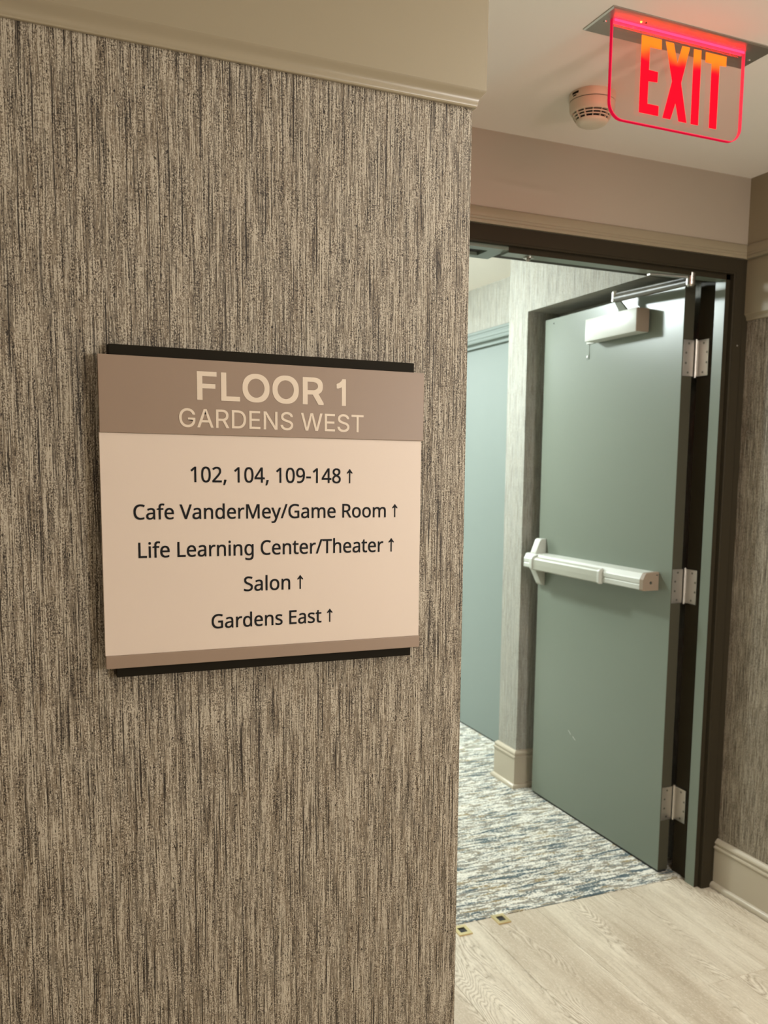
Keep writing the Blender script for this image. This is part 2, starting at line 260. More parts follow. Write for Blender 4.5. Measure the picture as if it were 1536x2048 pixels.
# acrylic panel; its pink tint stands in for scattered red edge light
k = NT('acrylic_tinted_for_glow')
tr = k.n('ShaderNodeBsdfTransparent')
tr.inputs[0].default_value = (1.0, 0.87, 0.84, 1)
gl = k.n('ShaderNodeBsdfGlossy')
gl.inputs['Roughness'].default_value = 0.08
gl.inputs[0].default_value = (1, 0.95, 0.93, 1)
mx = k.n('ShaderNodeMixShader')
mx.inputs[0].default_value = 0.05
k.l(tr.outputs[0], mx.inputs[1])
k.l(gl.outputs[0], mx.inputs[2])
k.l(mx.outputs[0], k.out.inputs[0])
M['acrylic'] = k.m


def emitter(name, color, strength):
    k = NT(name)
    e = k.n('ShaderNodeEmission')
    e.inputs[0].default_value = (*color, 1)
    e.inputs[1].default_value = strength
    k.l(e.outputs[0], k.out.inputs[0])
    return k.m


# LED lit letters: hot orange beside the LED row at the top, pure red below
k = NT('lit_red_letter')
x, y, z = k.pos()
nz = k.noise(k.vec(k.math('MULTIPLY', x, 26.0), k.math('MULTIPLY', z, 26.0)), 1.0, 1.0, 0.5, '2D')
zz = k.math('ADD', z, k.math('MULTIPLY', k.math('SUBTRACT', nz, 0.5), 0.020))
hot = k.mrange(zz, 2.392, 2.430, 0.0, 1.0, True)
e = k.n('ShaderNodeEmission')
k.l(k.mix(hot, (1.0, 0.0035, 0.0130), (1.0, 0.19, 0.014)), e.inputs[0])
k.l(k.mrange(hot, 0.0, 1.0, 2.0, 1.6), e.inputs[1])
k.l(e.outputs[0], k.out.inputs[0])
M['letter_red'] = k.m
M['rim_red'] = emitter('lit_acrylic_rim', (1.0, 0.04, 0.085), 1.25)
M['rim_dark'] = emitter('lit_acrylic_edge', (0.62, 0.006, 0.035), 1.0)
M['led_red'] = emitter('red_led_row', (1.0, 0.003, 0.009), 34.0)
M['led_green'] = emitter('green_indicator', (0.75, 1.0, 0.15), 1.6)
M['fill_glass'] = emitter('lit_fill_lamp_glass', WARM, P_LAMP)
M['dome_glass'] = emitter('lit_corridor_dome', COOL, P_DOME)
M['lamp_warm'] = emitter('warm_lamp_diffuser', (1.0, 0.88, 0.70), 3.0)
M['fill_cool'] = emitter('cool_fill_diffuser', (0.95, 1.0, 0.95), 6.0)


def wood():
    k = NT('pale_oak_vinyl_plank')
    x, y, z = k.pos()
    oi = k.n('ShaderNodeObjectInfo')
    rnd = oi.outputs['Random']
    off = k.math('MULTIPLY', rnd, 37.0)
    V = lambda a, b, c: k.vec(k.math('MULTIPLY', x, a), k.math('MULTIPLY', y, b), k.math('ADD', off, c))
    warp = k.noise(V(5.5, 1.1, 0.0), 1.0, 2.0, 0.45)
    warp2 = k.noise(V(38.0, 7.0, 2.0), 1.0, 2.0, 0.6)
    u = k.math('ADD', k.math('MULTIPLY', warp, 46.0), k.math('MULTIPLY', warp2, 3.2))
    ring = k.math('ABSOLUTE', k.math('SINE', k.math('MULTIPLY', u, 3.1416)))
    amp = k.noise(V(11.0, 1.6, 9.0), 1.0, 2.0, 0.5)
    line = k.math('MULTIPLY', k.mrange(ring, 0.42, 0.0, 0.0, 1.0, True), k.mrange(amp, 0.44, 0.62, 0.0, 1.0, True))
    light = k.math('MULTIPLY', k.mrange(ring, 0.70, 1.0, 0.0, 1.0, True), k.mrange(amp, 0.46, 0.64, 0.0, 1.0, True))
    pore = k.noise(V(430.0, 26.0, 0.0), 1.0, 2.0, 0.6)
    streak = k.noise(V(90.0, 3.0, 5.0), 1.0, 2.0, 0.55)
    cloud = k.noise(V(8.0, 1.3, 3.0), 1.0, 3.0, 0.55)
    speck = k.noise(V(210.0, 120.0, 7.0), 1.0, 2.0, 0.6)
    base = k.mix(k.mrange(cloud, 0.38, 0.62), srgb(170, 156, 135), srgb(203, 193, 173))
    base = k.mix(k.mrange(rnd, 0.0, 1.0, 0.0, 0.40), base, srgb(206, 194, 172))
    base = k.mix(k.mrange(streak, 0.50, 0.72, 0.0, 0.38), base, srgb(152, 137, 114))
    base = k.mix(k.math('MULTIPLY', light, 0.60), base, srgb(222, 213, 194))
    base = k.mix(k.math('MULTIPLY', line, 0.62), base, srgb(122, 108, 88))
    base = k.mix(k.mrange(pore, 0.48, 0.74, 0.0, 0.34), base, srgb(128, 115, 95))
    base = k.mix(k.mrange(speck, 0.52, 0.72, 0.0, 0.30), base, srgb(226, 219, 202))
    k.pbr(base, 0.46, 0.0, k.bump(pore, 0.12, 0.0004), 0.35)
    return k.m


M['wood'] = wood()


def carpet():
    k = NT('striped_distressed_carpet')
    x, y, z = k.pos()
    xm = k.math('MULTIPLY', x, 1000.0)
    ym = k.math('MULTIPLY', y, 1000.0)
    d = lambda a, b: k.math('DIVIDE', a, b)
    wob = k.noise(k.vec(d(xm, 130.0), d(ym, 60.0)), 1.0, 2.0, 0.5, '2D')
    yw = k.math('ADD', ym, k.math('MULTIPLY', wob, 18.0))
    blue = k.noise(k.vec(d(xm, 150.0), d(yw, 17.0), 1.7), 1.0, 2.0, 0.6, '3D')
    thin = k.noise(k.vec(d(xm, 190.0), d(yw, 6.5), 6.1), 1.0, 1.0, 0.5, '3D')
    tan = k.noise(k.vec(d(xm, 95.0), d(yw, 22.0), 3.3), 1.0, 2.0, 0.62, '3D')
    taupe = k.noise(k.vec(d(xm, 62.0), d(yw, 17.0), 8.8), 1.0, 2.0, 0.65, '3D')
    grit = k.noise(k.vec(d(xm, 9.5), d(ym, 7.0), 1.1), 1.0, 2.0, 0.65, '3D')
    gr = k.math('MULTIPLY', k.math('SUBTRACT', grit, 0.5), 0.50)
    A = lambda s: k.math('ADD', s, gr)
    c = k.mix(k.mrange(A(taupe), 0.47, 0.56, 0.0, 1.0, True), srgb(222, 219, 206), srgb(142, 136, 122))
    c = k.mix(k.mrange(A(tan), 0.58, 0.65, 0.0, 1.0, True), c, srgb(150, 134, 100))
    c = k.mix(k.mrange(A(thin), 0.58, 0.64, 0.0, 0.85, True), c, srgb(104, 116, 118))
    c = k.mix(k.mrange(A(blue), 0.56, 0.62, 0.0, 1.0, True), c, srgb(92, 106, 110))
    c = k.mix(k.mrange(A(blue), 0.65, 0.72, 0.0, 1.0, True), c, srgb(66, 82, 88))
    vor = k.n('ShaderNodeTexVoronoi')
    k.l(k.vec(d(xm, 4.4), d(ym, 4.4)), vor.inputs['Vector'])
    vor.inputs['Scale'].default_value = 1.0
    hgt = k.math('SUBTRACT', 1.0, vor.outputs['Distance'])
    c = k.mix(k.mrange(vor.outputs['Distance'], 0.35, 0.85, 0.0, 0.30), c, srgb(104, 98, 86))
    k.pbr(c, 0.95, 0.0, k.bump(hgt, 0.7, 0.002), 0.1)
    return k.m


M['carpet'] = carpet()


# ------------------------------------------------------------------ mesh helpers
class MB:
    def __init__(self):
        self.bm = bmesh.new()

    def box(self, a, b, bevel=0.0, seg=2):
        a, b = [min(p, q) for p, q in zip(a, b)], [max(p, q) for p, q in zip(a, b)]
        vs_ = [self.bm.verts.new((x, y, z)) for x in (a[0], b[0]) for y in (a[1], b[1]) for z in (a[2], b[2])]
        fs = [(0, 1, 3, 2), (4, 6, 7, 5), (0, 4, 5, 1), (2, 3, 7, 6), (0, 2, 6, 4), (1, 5, 7, 3)]
        faces = [self.bm.faces.new([vs_[i] for i in f]) for f in fs]
        if bevel:
            es = list({e for f in faces for e in f.edges})
            bmesh.ops.bevel(self.bm, geom=es, offset=bevel, segments=seg, profile=0.6, affect='EDGES', clamp_overlap=True)
        return self

    def prism(self, pts, f0, f1, bevel=0.0):
        """pts: 2D outline; f0/f1 map a 2D point to the 3D start and end outline"""
        n = len(pts)
        A = [self.bm.verts.new(f0(*p)) for p in pts]
        B = [self.bm.verts.new(f1(*p)) for p in pts]
        fs = [self.bm.faces.new(A), self.bm.faces.new(B[::-1])]
        for i in range(n):
            fs.append(self.bm.faces.new((A[i], B[i], B[(i + 1) % n], A[(i + 1) % n])))
        if bevel:
            es = list({e for f in fs for e in f.edges})
            bmesh.ops.bevel(self.bm, geom=es, offset=bevel, segments=2, profile=0.6, affect='EDGES', clamp_overlap=True)
        return self

    def rings(self, rings, closed=True, caps=True):
        """skin a list of closed rings of 3D points"""
        R = [[self.bm.verts.new(p) for p in r] for r in rings]
        n = len(R[0])
        for a, b in zip(R, R[1:]):
            for i in range(n if closed else n - 1):
                self.bm.faces.new((a[i], a[(i + 1) % n], b[(i + 1) % n], b[i]))
        if caps and closed:
            self.bm.faces.new(R[0][::-1])
            self.bm.faces.new(R[-1])
        return self

    def tube(self, p, q, r, r2=None, seg=20):
        p, q = Vector(p), Vector(q)
        d = (q - p).normalized()
        u = d.orthogonal().normalized()
        w = d.cross(u)
        r2 = r if r2 is None else r2
        ring = lambda c, rr: [c + (u * math.cos(t) + w * math.sin(t)) * rr for t in [2 * math.pi * i / seg for i in range(seg)]]
        return self.rings([ring(p, r), ring(q, r2)])

    def lathe(self, c, prof, seg=40, a0=0.0, a1=2 * math.pi):
        """prof: [(radius, z)] around the vertical axis through c"""
        R = [[Vector((c[0] + r * math.cos(t), c[1] + r * math.sin(t), z)) for t in [2 * math.pi * i / seg for i in range(seg)]] for r, z in prof]
        return self.rings(R)

    def sweep(self, prof, path, closed=False, end_caps=True):
        """profile (out, z) along an (x, y) path; 'out' is to the left of travel; mitred corners"""
        n = len(path)
        P = [Vector(p) for p in path]
        R = []
        for i in range(n):
            d0 = (P[i] - P[i - 1]).normalized() if i > 0 else None
            d1 = (P[i + 1] - P[i]).normalized() if i < n - 1 else None
            if d0 is None:
                d0 = d1
            if d1 is None:
                d1 = d0
            n0 = Vector((-d0.y, d0.x))
            n1 = Vector((-d1.y, d1.x))
            m = (n0 + n1)
            m = m / m.dot(n0)
            R.append([Vector((P[i].x + m.x * o, P[i].y + m.y * o, z)) for o, z in prof])
        return self.rings(R, True, end_caps)

    def make(self, name, mat, parent=None, smooth=False):
        bm = self.bm
        bmesh.ops.recalc_face_normals(bm, faces=bm.faces)
        me = bpy.data.meshes.new(name)
        off = Vector((0, 0, 0))
        if parent is not None:
            q = parent
            while q is not None:
                off += q.location
                q = q.parent
            bmesh.ops.translate(bm, verts=bm.verts, vec=-off)
        bm.to_mesh(me)
        bm.free()
        me.materials.append(mat if not isinstance(mat, str) else M[mat])
        if smooth:
            for p in me.polygons:
                p.use_smooth = True
            try:
                me.set_sharp_from_angle(angle=math.radians(38))
            except Exception:
                pass
        o = bpy.data.objects.new(name, me)
        COL.objects.link(o)
        if parent is not None:
            o.parent = parent
        return o


def thing(name, loc, label=None, cat=None, group=None, kind=None):
    o = bpy.data.objects.new(name, None)
    o.empty_display_size = 0.05
    o.location = loc
    COL.objects.link(o)
    tag(o, label, cat, group, kind)
    return o


def tag(o, label=None, cat=None, group=None, kind=None):
    if label:
        o['label'] = label
    if cat:
        o['category'] = cat
    if group:
        o['group'] = group
    if kind:
        o['kind'] = kind
    return o


def copy_tree(o, parent=None, name=None):
    c = o.copy()
    COL.objects.link(c)
    c.parent = parent
    for ch in list(o.children):
        copy_tree(ch, c)
    return c


bx = lambda a, b, bev=0.0: MB().box(a, b, bev)

# ------------------------------------------------------------------ dimensions (metres)
XS, YS = 0.012, -1.2085       # outer corner of the wall that carries the sign
XR = 1.656                    # painted face of the right wall
ZM = 2.005                    # top of the wallpaper
PO = 0.015                    # how far the painted band stands proud of the paper
XP1, XP2 = 1.4994, 1.703      # corridor wall faces
YN0, YN1, YP1 = 0.155, 1.165, 1.334   # door pocket from, to; end of the wall pier
ZN = 2.196                    # head of the door pocket
BB = 0.181                    # baseboard height
CY = 0.100                    # edge of the carpet

# ------------------------------------------------------------------ floor
floor = MB().box((-2.6, -4.7, -0.12), (3.2, CY, -0.004)).make('floor', 'black')
tag(floor, kind='structure')
PW, PL, G = 0.2285, 1.22, 0.0006
rnd = random.Random(4)
x0 = 1.2005 - PW * 17
i = 0
while x0 + PW * i < 1.67:
    xa = x0 + PW * i
    xb = min(xa + PW, 1.672)
    # joint offsets: the plank right of x = 1.20 ends at y = -0.4955
    if i == 17 or i == 18:
        start = -0.4955 - PL * 4
    elif i in (14, 15, 16):
        start = -(1.02, 0.82, 0.93)[i - 14] - PL * 4
    else:
        start = -4.7 - rnd.random() * PL
    y = start
    while y < CY:
        ya, yb = max(y, -4.7), min(y + PL, CY)
        if yb - ya > 0.02 and xb - xa > 0.02:
            b = bmesh.new()
            bmesh.ops.create_cube(b, size=1.0)
            bmesh.ops.scale(b, vec=(xb - xa - G, yb - ya - G, 0.004), verts=b.verts)
            bmesh.ops.translate(b, vec=((xa + xb) / 2, (ya + yb) / 2, -0.002), verts=b.verts)
            top = [e for e in b.edges if all(v.co.z > -0.001 for v in e.verts)]
            bmesh.ops.bevel(b, geom=top, offset=0.0007, segments=1, affect='EDGES')
            m = MB()
            m.bm.free()
            m.bm = b
            m.make('plank', 'wood', floor)
        y += PL
    i += 1
# planks stop at the carpet; the carpet runs on through the doorway
MB().box((-0.6, CY + 0.0, -0.01), (3.2, 6.0, 0.002)).make('carpet', 'carpet', floor)

# ------------------------------------------------------------------ ceiling and outer shell
ceiling = MB().box((-2.7, -4.8, H), (1.80, 0.10, H + 0.1)).make('ceiling', 'ceiling')
tag(ceiling, kind='structure')
c2 = MB().box((-0.3, 0.10, H), (3.3, 1.835, H + 0.1)).box((-0.3, 1.838, H + 0.003), (3.3, 6.1, H + 0.1)).make('corridor_ceiling', 'ceiling', ceiling)

# sign wall (left): wallpaper body, painted band above, moulding between
wall_left = MB().prism([(-2.6, YS), (XS, YS), (XS, 0.0), (XS - 0.2, 0.0), (XS - 0.2, YS + 0.2), (-2.6, YS + 0.2)],
                       lambda a, b: (a, b, 0.0), lambda a, b: (a, b, H)).make('wall_left', 'paper')
tag(wall_left, kind='structure')
OG = [(0.0, ZM + 0.0215), (0.0, ZM), (0.0034, ZM), (0.0046, ZM + 0.0006), (0.0058, ZM + 0.0030), (0.0062, ZM + 0.0060), (0.0066, ZM + 0.0085),
      (0.0074, ZM + 0.0110), (0.0088, ZM + 0.0135), (0.0106, ZM + 0.0158), (0.0126, ZM + 0.0180), (0.0142, ZM + 0.0200), (0.0150, ZM + 0.0215)]
BANDP = [(0.0, ZM + 0.0215), (PO, ZM + 0.0215), (PO, H), (0.0, H)]
pathL = [(XS, -0.001), (XS, YS), (-2.6, YS)]
pL = pathL[::-1]      # travel +x then +y: left of travel is outward? (checked by sign below)
MB().sweep([(-o, z) for o, z in OG], pL).make('moulding', 'trim_dimmed', wall_left, True)
MB().sweep([(-o, z) for o, z in BANDP], pL).make('painted_band', 'band_dimmed', wall_left)

# door wall
wall_far = MB().box((XS - 0.2, 0.0, 2.2), (1.80, YN0, H)).box((1.645, 0.0, 0.0), (1.80, YN0, 2.2)).make('wall_far', 'paint')
tag(wall_far, kind='structure')
# low ridge of a patched drywall joint
rid = MB()
rows = []
for j in range(25):
    t = j / 24
    xx = 0.64 + 0.30 * t
    amp = 0.0016 * math.sin(math.pi * t) ** 0.7
    zc = 2.327 - 0.006 * t
    rows.append([Vector((xx, -amp * math.exp(-((s - 4) / 2.2) ** 2 * 1.3), zc + (s - 4) * 0.0045)) for s in range(9)])
rid.rings(rows, closed=False, caps=False)
rid.make('patch_ridge', 'paint', wall_far, True)
# head trim on the door wall, turning onto the right wall
HT = [(0.0, 2.2040), (0.0120, 2.2040), (0.0125, 2.2055), (0.0125, 2.2130), (0.0110, 2.2142), (0.0108, 2.2152), (0.0118, 2.2165), (0.0118, 2.2215),
      (0.0100, 2.2232), (0.0098, 2.2245), (0.0105, 2.2265), (0.0098, 2.236), (0.0085, 2.245), (0.0062, 2.2500), (0.0030, 2.2525), (0.0, 2.2530)]
MB().sweep([(-o, z) for o, z in HT], [(XS + PO, 0.0), (XR, 0.0), (XR, -1.6)]).make('head_trim', 'trim_dimmed', wall_far, True)

# right wall
wall_right = MB().box((XR + PO, -4.7, 0.0), (1.80, 0.0, H)).make('wall_right', 'paper')
tag(wall_right, kind='structure')
pR = [(XR + PO, 0.0), (XR + PO, -4.7)]
MB().sweep([(-o, z) for o, z in OG], pR).make('moulding', 'trim_dimmed', wall_right, True)
MB().sweep([(-o, z) for o, z in BANDP], pR).make('painted_band', 'band_dimmed', wall_right)

# baseboards
BASE = [(0.0, 0.002), (0.0285, 0.002), (0.0290, 0.0080), (0.0278, 0.0130), (0.0250, 0.0175), (0.0205, 0.0205), (0.0150, 0.0215),
        (0.0150, 0.1440), (0.0185, 0.1475), (0.0190, 0.1510), (0.0170, 0.1545), (0.0125, 0.1560), (0.0120, 0.1600), (0.0150, 0.1640), (0.0152, 0.1680),
        (0.0125, 0.1725), (0.0080, 0.1770), (0.0055, 0.1800), (0.0, BB)]
base_right = MB().sweep([(-o, z) for o, z in BASE], pR).make('baseboard_right', 'trim', None, True)
base_right.data.materials[0] = M['trim']
tag(base_right, kind='structure')
base_left = MB().sweep([(-o, z) for o, z in BASE], pL).make('baseboard_left', 'trim', None, True)
tag(base_left, kind='structure')

# walls behind the camera
wall_rear = bx((-2.7, -4.8, 0.0), (1.80, -4.7, H)).make('wall_rear', 'paint')
tag(wall_rear, kind='structure')
wall_side = bx((-2.7, -4.7, 0.0), (-2.6, YS + 0.2, H)).make('wall_side', 'paint')
tag(wall_side, kind='structure')

# ------------------------------------------------------------------ corridor beyond the doorway
wall_corridor = MB()
wall_corridor.box((XP1, YN0, ZN), (1.80, YN1, H))                    # over the pocket
wall_corridor.box((1.668, YN0, 0.0), (1.80, YN1, ZN))                # back of the pocket
wall_corridor.box((XP1, YN1, 0.0), (1.80, YP1, H))                   # pier
wall_corridor = wall_corridor.make('wall_corridor', 'paper_corridor')
tag(wall_corridor, kind='structure')
pP = [(1.668, YN1), (XP1, YN1), (XP1, YP1), (XP2 + 0.001, YP1)]
bp_ = MB().sweep([(o, z) for o, z in BASE], pP).make('baseboard_corridor', 'trim', None, True)
tag(bp_, kind='structure')
XF = XP2 + 0.0
D2a, D2b = 1.44, 2.36      # opening of the far grey door along y
wall_far_side = MB()
wall_far_side.box((XF, YP1, 2.19), (1.95, 6.0, H + 0.003))
wall_far_side.box((XF, YP1, 0.0), (1.95, D2a - 0.05, 2.19))
wall_far_side.box((XF, D2b + 0.05, 0.0), (1.95, 6.0, 2.19))
wall_far_side = wall_far_side.make('wall_corridor_right', 'paper_corridor')
tag(wall_far_side, kind='structure')
bp2 = MB().sweep(BASE, [(XF, D2b + 0.056), (XF, 6.0)]).make('baseboard_corridor', 'trim', None, True)
tag(bp2, kind='structure')
wcl = bx((-0.3, YN0, 0.0), (-0.2, 6.0, H)).box((-0.2, YN0 - 0.155, 0.0), (0.018, YN0, H)).make('wall_corridor_left', 'paper_corridor')
tag(wcl, kind='structure')
wce = bx((-0.3, 6.0, 0.0), (1.95, 6.1, H)).make('wall_corridor_end', 'paper_corridor')
tag(wce, kind='structure')

# ------------------------------------------------------------------ far grey door in the corridor
door2 = thing('door_2', (XF, D2a, 0), 'closed grey-blue door in the corridor beyond the white wall pier', 'door', kind='structure')


def frame_sections(prof, lo, hi, top, fmap, top_extra=0.0):
    """profile (u, d): u into the opening from the outer line, d depth; returns four mitred rings"""
    f = lambda u, d, a, zz: fmap(a, d, zz)
    r1 = [fmap(lo + u, d, 0.0) for u, d in prof]
    r2 = [fmap(lo + u, d, top - u - (top_extra if u > 0.02 else 0)) for u, d in prof]
    r3 = [fmap(hi - u, d, top - u - (top_extra if u > 0.02 else 0)) for u, d in prof]
    r4 = [fmap(hi - u, d, 0.0) for u, d in prof]
    return [r1, r2, r3, r4]


FP2 = [(0.0, 0.06), (0.0, -0.010), (0.004, -0.013), (0.014, -0.013), (0.017, -0.009), (0.024, -0.009), (0.027, -0.013), (0.042, -0.013), (0.045, -0.009),
       (0.054, -0.009), (0.057, -0.012), (0.062, -0.010), (0.064, 0.012), (0.070, 0.016), (0.082, 0.016), (0.082, 0.06)]
fm2 = lambda a, d, zz: Vector((XF + d, a, zz))
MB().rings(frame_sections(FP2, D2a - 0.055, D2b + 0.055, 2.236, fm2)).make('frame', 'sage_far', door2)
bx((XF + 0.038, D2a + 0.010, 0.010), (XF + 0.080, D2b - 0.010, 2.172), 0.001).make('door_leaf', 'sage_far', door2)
bx((XF + 0.042, D2a + 0.010, 0.002), (XF + 0.072, D2b - 0.010, 0.010)).make('door_sweep', 'sweep', door2)

# ------------------------------------------------------------------ pair-door frame (steel, double rabbet)
FX0, FX1, FZ = 0.020, 1.648, 2.203
YF = -0.003
door1 = thing('door_1', (1.60, 0.16, 0), 'sage green steel door with white push bar standing open in corridor', 'door', kind='structure')
frame = thing('trim_1', ((FX0 + FX1) / 2, 0.0, 0.0), 'dark steel frame around the double doorway', 'frame', kind='structure')
FPR = [(0.0, YN0 + 0.004), (0.0, YF), (0.0370, YF), (0.0378, YF + 0.0015), (0.0430, YF + 0.003), (0.0430, YN0 + 0.004)]
fm = lambda a, d, zz: Vector((a, d, zz))
MB().rings(frame_sections(FPR, FX0, FX1, FZ, fm, 0.006)).make('jamb_frame', 'frame_shaded', frame)
bx((FX1 - 0.001, YF, 0.0), (XR + PO - 0.0005, 0.0, FZ)).make('jamb_filler', 'frame_shaded', frame)
# stop: right jamb and header up to the cut out beside the centre
sw = 0.0168
zs = FZ - 0.0430 - 0.006
xj = FX1 - 0.0430
YS0, YS1 = 0.018, 0.068
SP = [(0.0, YS0), (sw - 0.0012, YS0), (sw, YS0 + 0.0012), (sw, YS1 - 0.0012), (sw - 0.0012, YS1), (0.0, YS1)]
MB().rings([[Vector((0.757, d, zs - u)) for u, d in SP], [Vector((xj - u, d, zs - u)) for u, d in SP], [Vector((xj - u, d, 0.0)) for u, d in SP]]).make('door_stop', 'sage', frame)
xl = FX0 + 0.0430
MB().rings([[Vector((xl + u, d, 0.0)) for u, d in SP], [Vector((xl + u, d, zs - u)) for u, d in SP], [Vector((0.56, d, zs - u)) for u, d in SP]]).make('door_stop', 'sage', frame)
MB().box((0.757, YS0 - 0.0007, zs - sw), (xj, YS0 + 0.0002, zs)).box((xj - sw, YS0 - 0.0007, 0.0), (xj, YS0 + 0.0002, zs)).make('stop_shade_plate', 'frame_shaded', frame)  # thin dark plates put shade on the stop's near faces
# latch pocket box at the meeting of the leaves
lp = MB()
zb = zs - 0.010
lp.box((0.56, YS0, zb), (0.615, 0.150, zs))
lp.box((0.705, YS0, zb), (0.7565, 0.150, zs))
lp.box((0.615, YS0, zb), (0.705, 0.052, zs))
lp.box((0.615, 0.118, zb), (0.705, 0.150, zs))
lp.make('latch_plate', 'sage', frame)
bx((0.616, 0.053, zs - 0.0006), (0.704, 0.117, zs)).make('latch_pocket', 'black', frame)
MB().tube((0.645, 0.138, zb), (0.645, 0.138, zb - 0.010), 0.007).box((0.62, 0.128, zb - 0.002), (0.67, 0.148, zb), 0.0005).make('strike_screw', 'steel', frame, True)
kn = MB()
kn.tube((0.842, 0.046, zs - sw), (0.842, 0.046, zs - sw - 0.003), 0.016)
kn.tube((0.842, 0.046, zs - sw - 0.003), (0.836, 0.040, zs - sw - 0.010), 0.008, 0.005)
kn.make('ball_catch', 'steel', frame, True)
for xx in (1.15, 1.27):
    bx((xx, 0.070, zs - 0.0014), (xx + 0.045, 0.120, zs), 0.0004).make('header_plate', 'hinge_steel', frame)
MB().tube((1.632, YF, 1.922), (1.632, YF - 0.0025, 1.922), 0.0032, 0.002, 10).make('screw', 'hinge_steel', frame, True)

# ------------------------------------------------------------------ open door leaf
SCRATCH = ((0.7845, 0.3790, 0.7647, 0.3654), (0.7500, 0.3620, 0.7300, 0.3500))
DX0, DX1 = 1.5361, 1.5811
DY0, DY1 = 0.1585, 1.0725
DZ0, DZ1 = 0.012, 2.1465
leaf = bx((DX0, DY0, DZ0), (DX1, DY1, DZ1), 0.0012).make('door_leaf', 'sage', door1)
bx((DX0 + 0.004, DY0 + 0.002, 0.0035), (DX1 - 0.004, DY1 - 0.002, DZ0)).make('door_sweep', 'sweep', door1)
MB().tube((DX0 - 0.0006, 1.004, 2.1253), (DX0 + 0.0002, 1.004, 2.1253), 0.0035, None, 12).make('screw_hole', 'black', leaf)

bx((DX0 + 0.0008, DY0 - 0.0010, DZ0 + 0.001), (DX1 - 0.0008, DY0 + 0.001, DZ1 - 0.001)).make('edge_shade_strip', 'edge_shaded', leaf)  # added dark strip, the hinge edge's shade put into colour
for ya, za, yb, zb_ in SCRATCH:
    MB().tube((DX0 - 0.0001, ya, za), (DX0 - 0.0001, yb, zb_), 0.0012, 0.0008, 6).make('scratch', 'white_metal', leaf)

# hinges
hz = []
for z0, z1 in ((1.831, 1.956), (1.024, 1.148), (0.207, 0.333)):
    hg = MB().box((DX0 + 0.004, DY0 - 0.0016, z0), (DX1 + 0.004, DY0 + 0.0002, z1), 0.0006)
    hg = hg.make('hinge', 'hinge_steel', door1)
    BXc, BYc = 1.5965, 0.1600
    MB().box((1.5985, 0.098, z0), (1.6046, YN0 + 0.0015, z1), 0.0006).make('jamb_leaf', 'hinge_steel', hg)
    br = MB()
    n = 5
    for q in range(n):
        za = z0 + (z1 - z0) * q / n + 0.0004
        zb2 = z0 + (z1 - z0) * (q + 1) / n - 0.0004
        br.tube((BXc, BYc, za), (BXc, BYc, zb2), 0.0068, None, 16)
    br.tube((BXc, BYc, z0 - 0.004), (BXc, BYc, z1 + 0.004), 0.0052, None, 14)
    br.make('hinge_pin', 'hinge_steel', hg, True)
    for q, (fz, fx) in enumerate(((0.10, 0.45), (0.36, 0.22), (0.64, 0.22), (0.90, 0.45))):
        zc = z0 + (z1 - z0) * fz
        MB().tube((DX0 + 0.006 + 0.045 * fx, DY0 - 0.0024, zc), (DX0 + 0.006 + 0.045 * fx, DY0 - 0.0014, zc), 0.0040, 0.0040, 12).make('screw', 'dark_metal', hg)
        yy = 0.098 + 0.055 * (0.45 if q in (0, 3) else 0.12)
        MB().tube((1.5976, yy, zc), (1.5988, yy, zc), 0.0040, 0.0040, 12).make('screw', 'dark_metal', hg)

# door closer
cl = MB().box((1.4740, 0.347, 2.003), (1.5320, 0.6725, 2.090), 0.0035).make('door_closer', 'white_metal', door1, True)
bx((1.4752, 0.3440, 2.0045), (1.5315, 0.3520, 2.0885), 0.0022).make('end_shade_cover', 'cap_shaded', cl)  # added cover, carries the shade of the closer's near end
bx((1.5315, 0.352, 2.006), (DX0 + 0.0002, 0.745, 2.087), 0.001).make('closer_plate', 'white_metal', cl)
MB().box((DX0 - 0.0016, 0.728, 1.945), (DX0 + 0.0004, 0.748, 2.010), 0.0006).make('closer_tab', 'sage', cl)
MB().tube((DX0 - 0.0036, 0.738, 1.957), (DX0 - 0.0014, 0.738, 1.957), 0.0045, 0.0035, 12).make('screw', 'steel', cl)
A = Vector((1.4750, 0.478, 2.145))
Bp = Vector((1.4500, 0.030, 2.128))
link = MB()
link.prism([(-0.024, 0.0), (0.024, 0.0), (0.013, 1.0), (-0.018, 1.0)],
           lambda a, t: (1.4755 + 0.0, 0.430 + a + 0.046 * t, 2.088 + 0.045 * t),
           lambda a, t: (1.4835 + 0.0, 0.430 + a + 0.046 * t, 2.088 + 0.045 * t))
link.make('spindle_link', 'link_paint', cl)
k1 = MB().tube(A + Vector((0, 0.004, -0.017)), A + Vector((0, 0.004, 0.019)), 0.0125, 0.0115, 24)
k1.tube(A + Vector((0, 0.004, 0.019)), A + Vector((0, 0.004, 0.023)), 0.009, 0.006, 20)
k1.make('arm_knuckle', 'steel', cl, True)
d_ = (Bp - A).normalized()
MB().tube(A + Vector((0, -0.006, -0.006)), Bp + Vector((0.0, 0.008, -0.008)), 0.0135, 0.0115, 20).make('closer_arm', 'arm_paint', cl, True)
MB().tube(A + Vector((0, -0.006, 0.011)), Bp + Vector((0.0, 0.008, 0.006)), 0.0050, 0.0050, 14).make('closer_arm', 'arm_paint', cl, True)
k2 = MB()
for q in range(3):
    k2.tube(Bp + Vector((0, 0, -0.018 + 0.0125 * q)), Bp + Vector((0, 0, -0.0062 + 0.0125 * q)), 0.0150 if q != 1 else 0.0145, None, 24)
k2.tube(Bp + Vector((0, 0, -0.024)), Bp + Vector((0, 0, -0.018)), 0.010, 0.0135, 24)
k2.make('arm_knuckle', 'steel', cl, True)
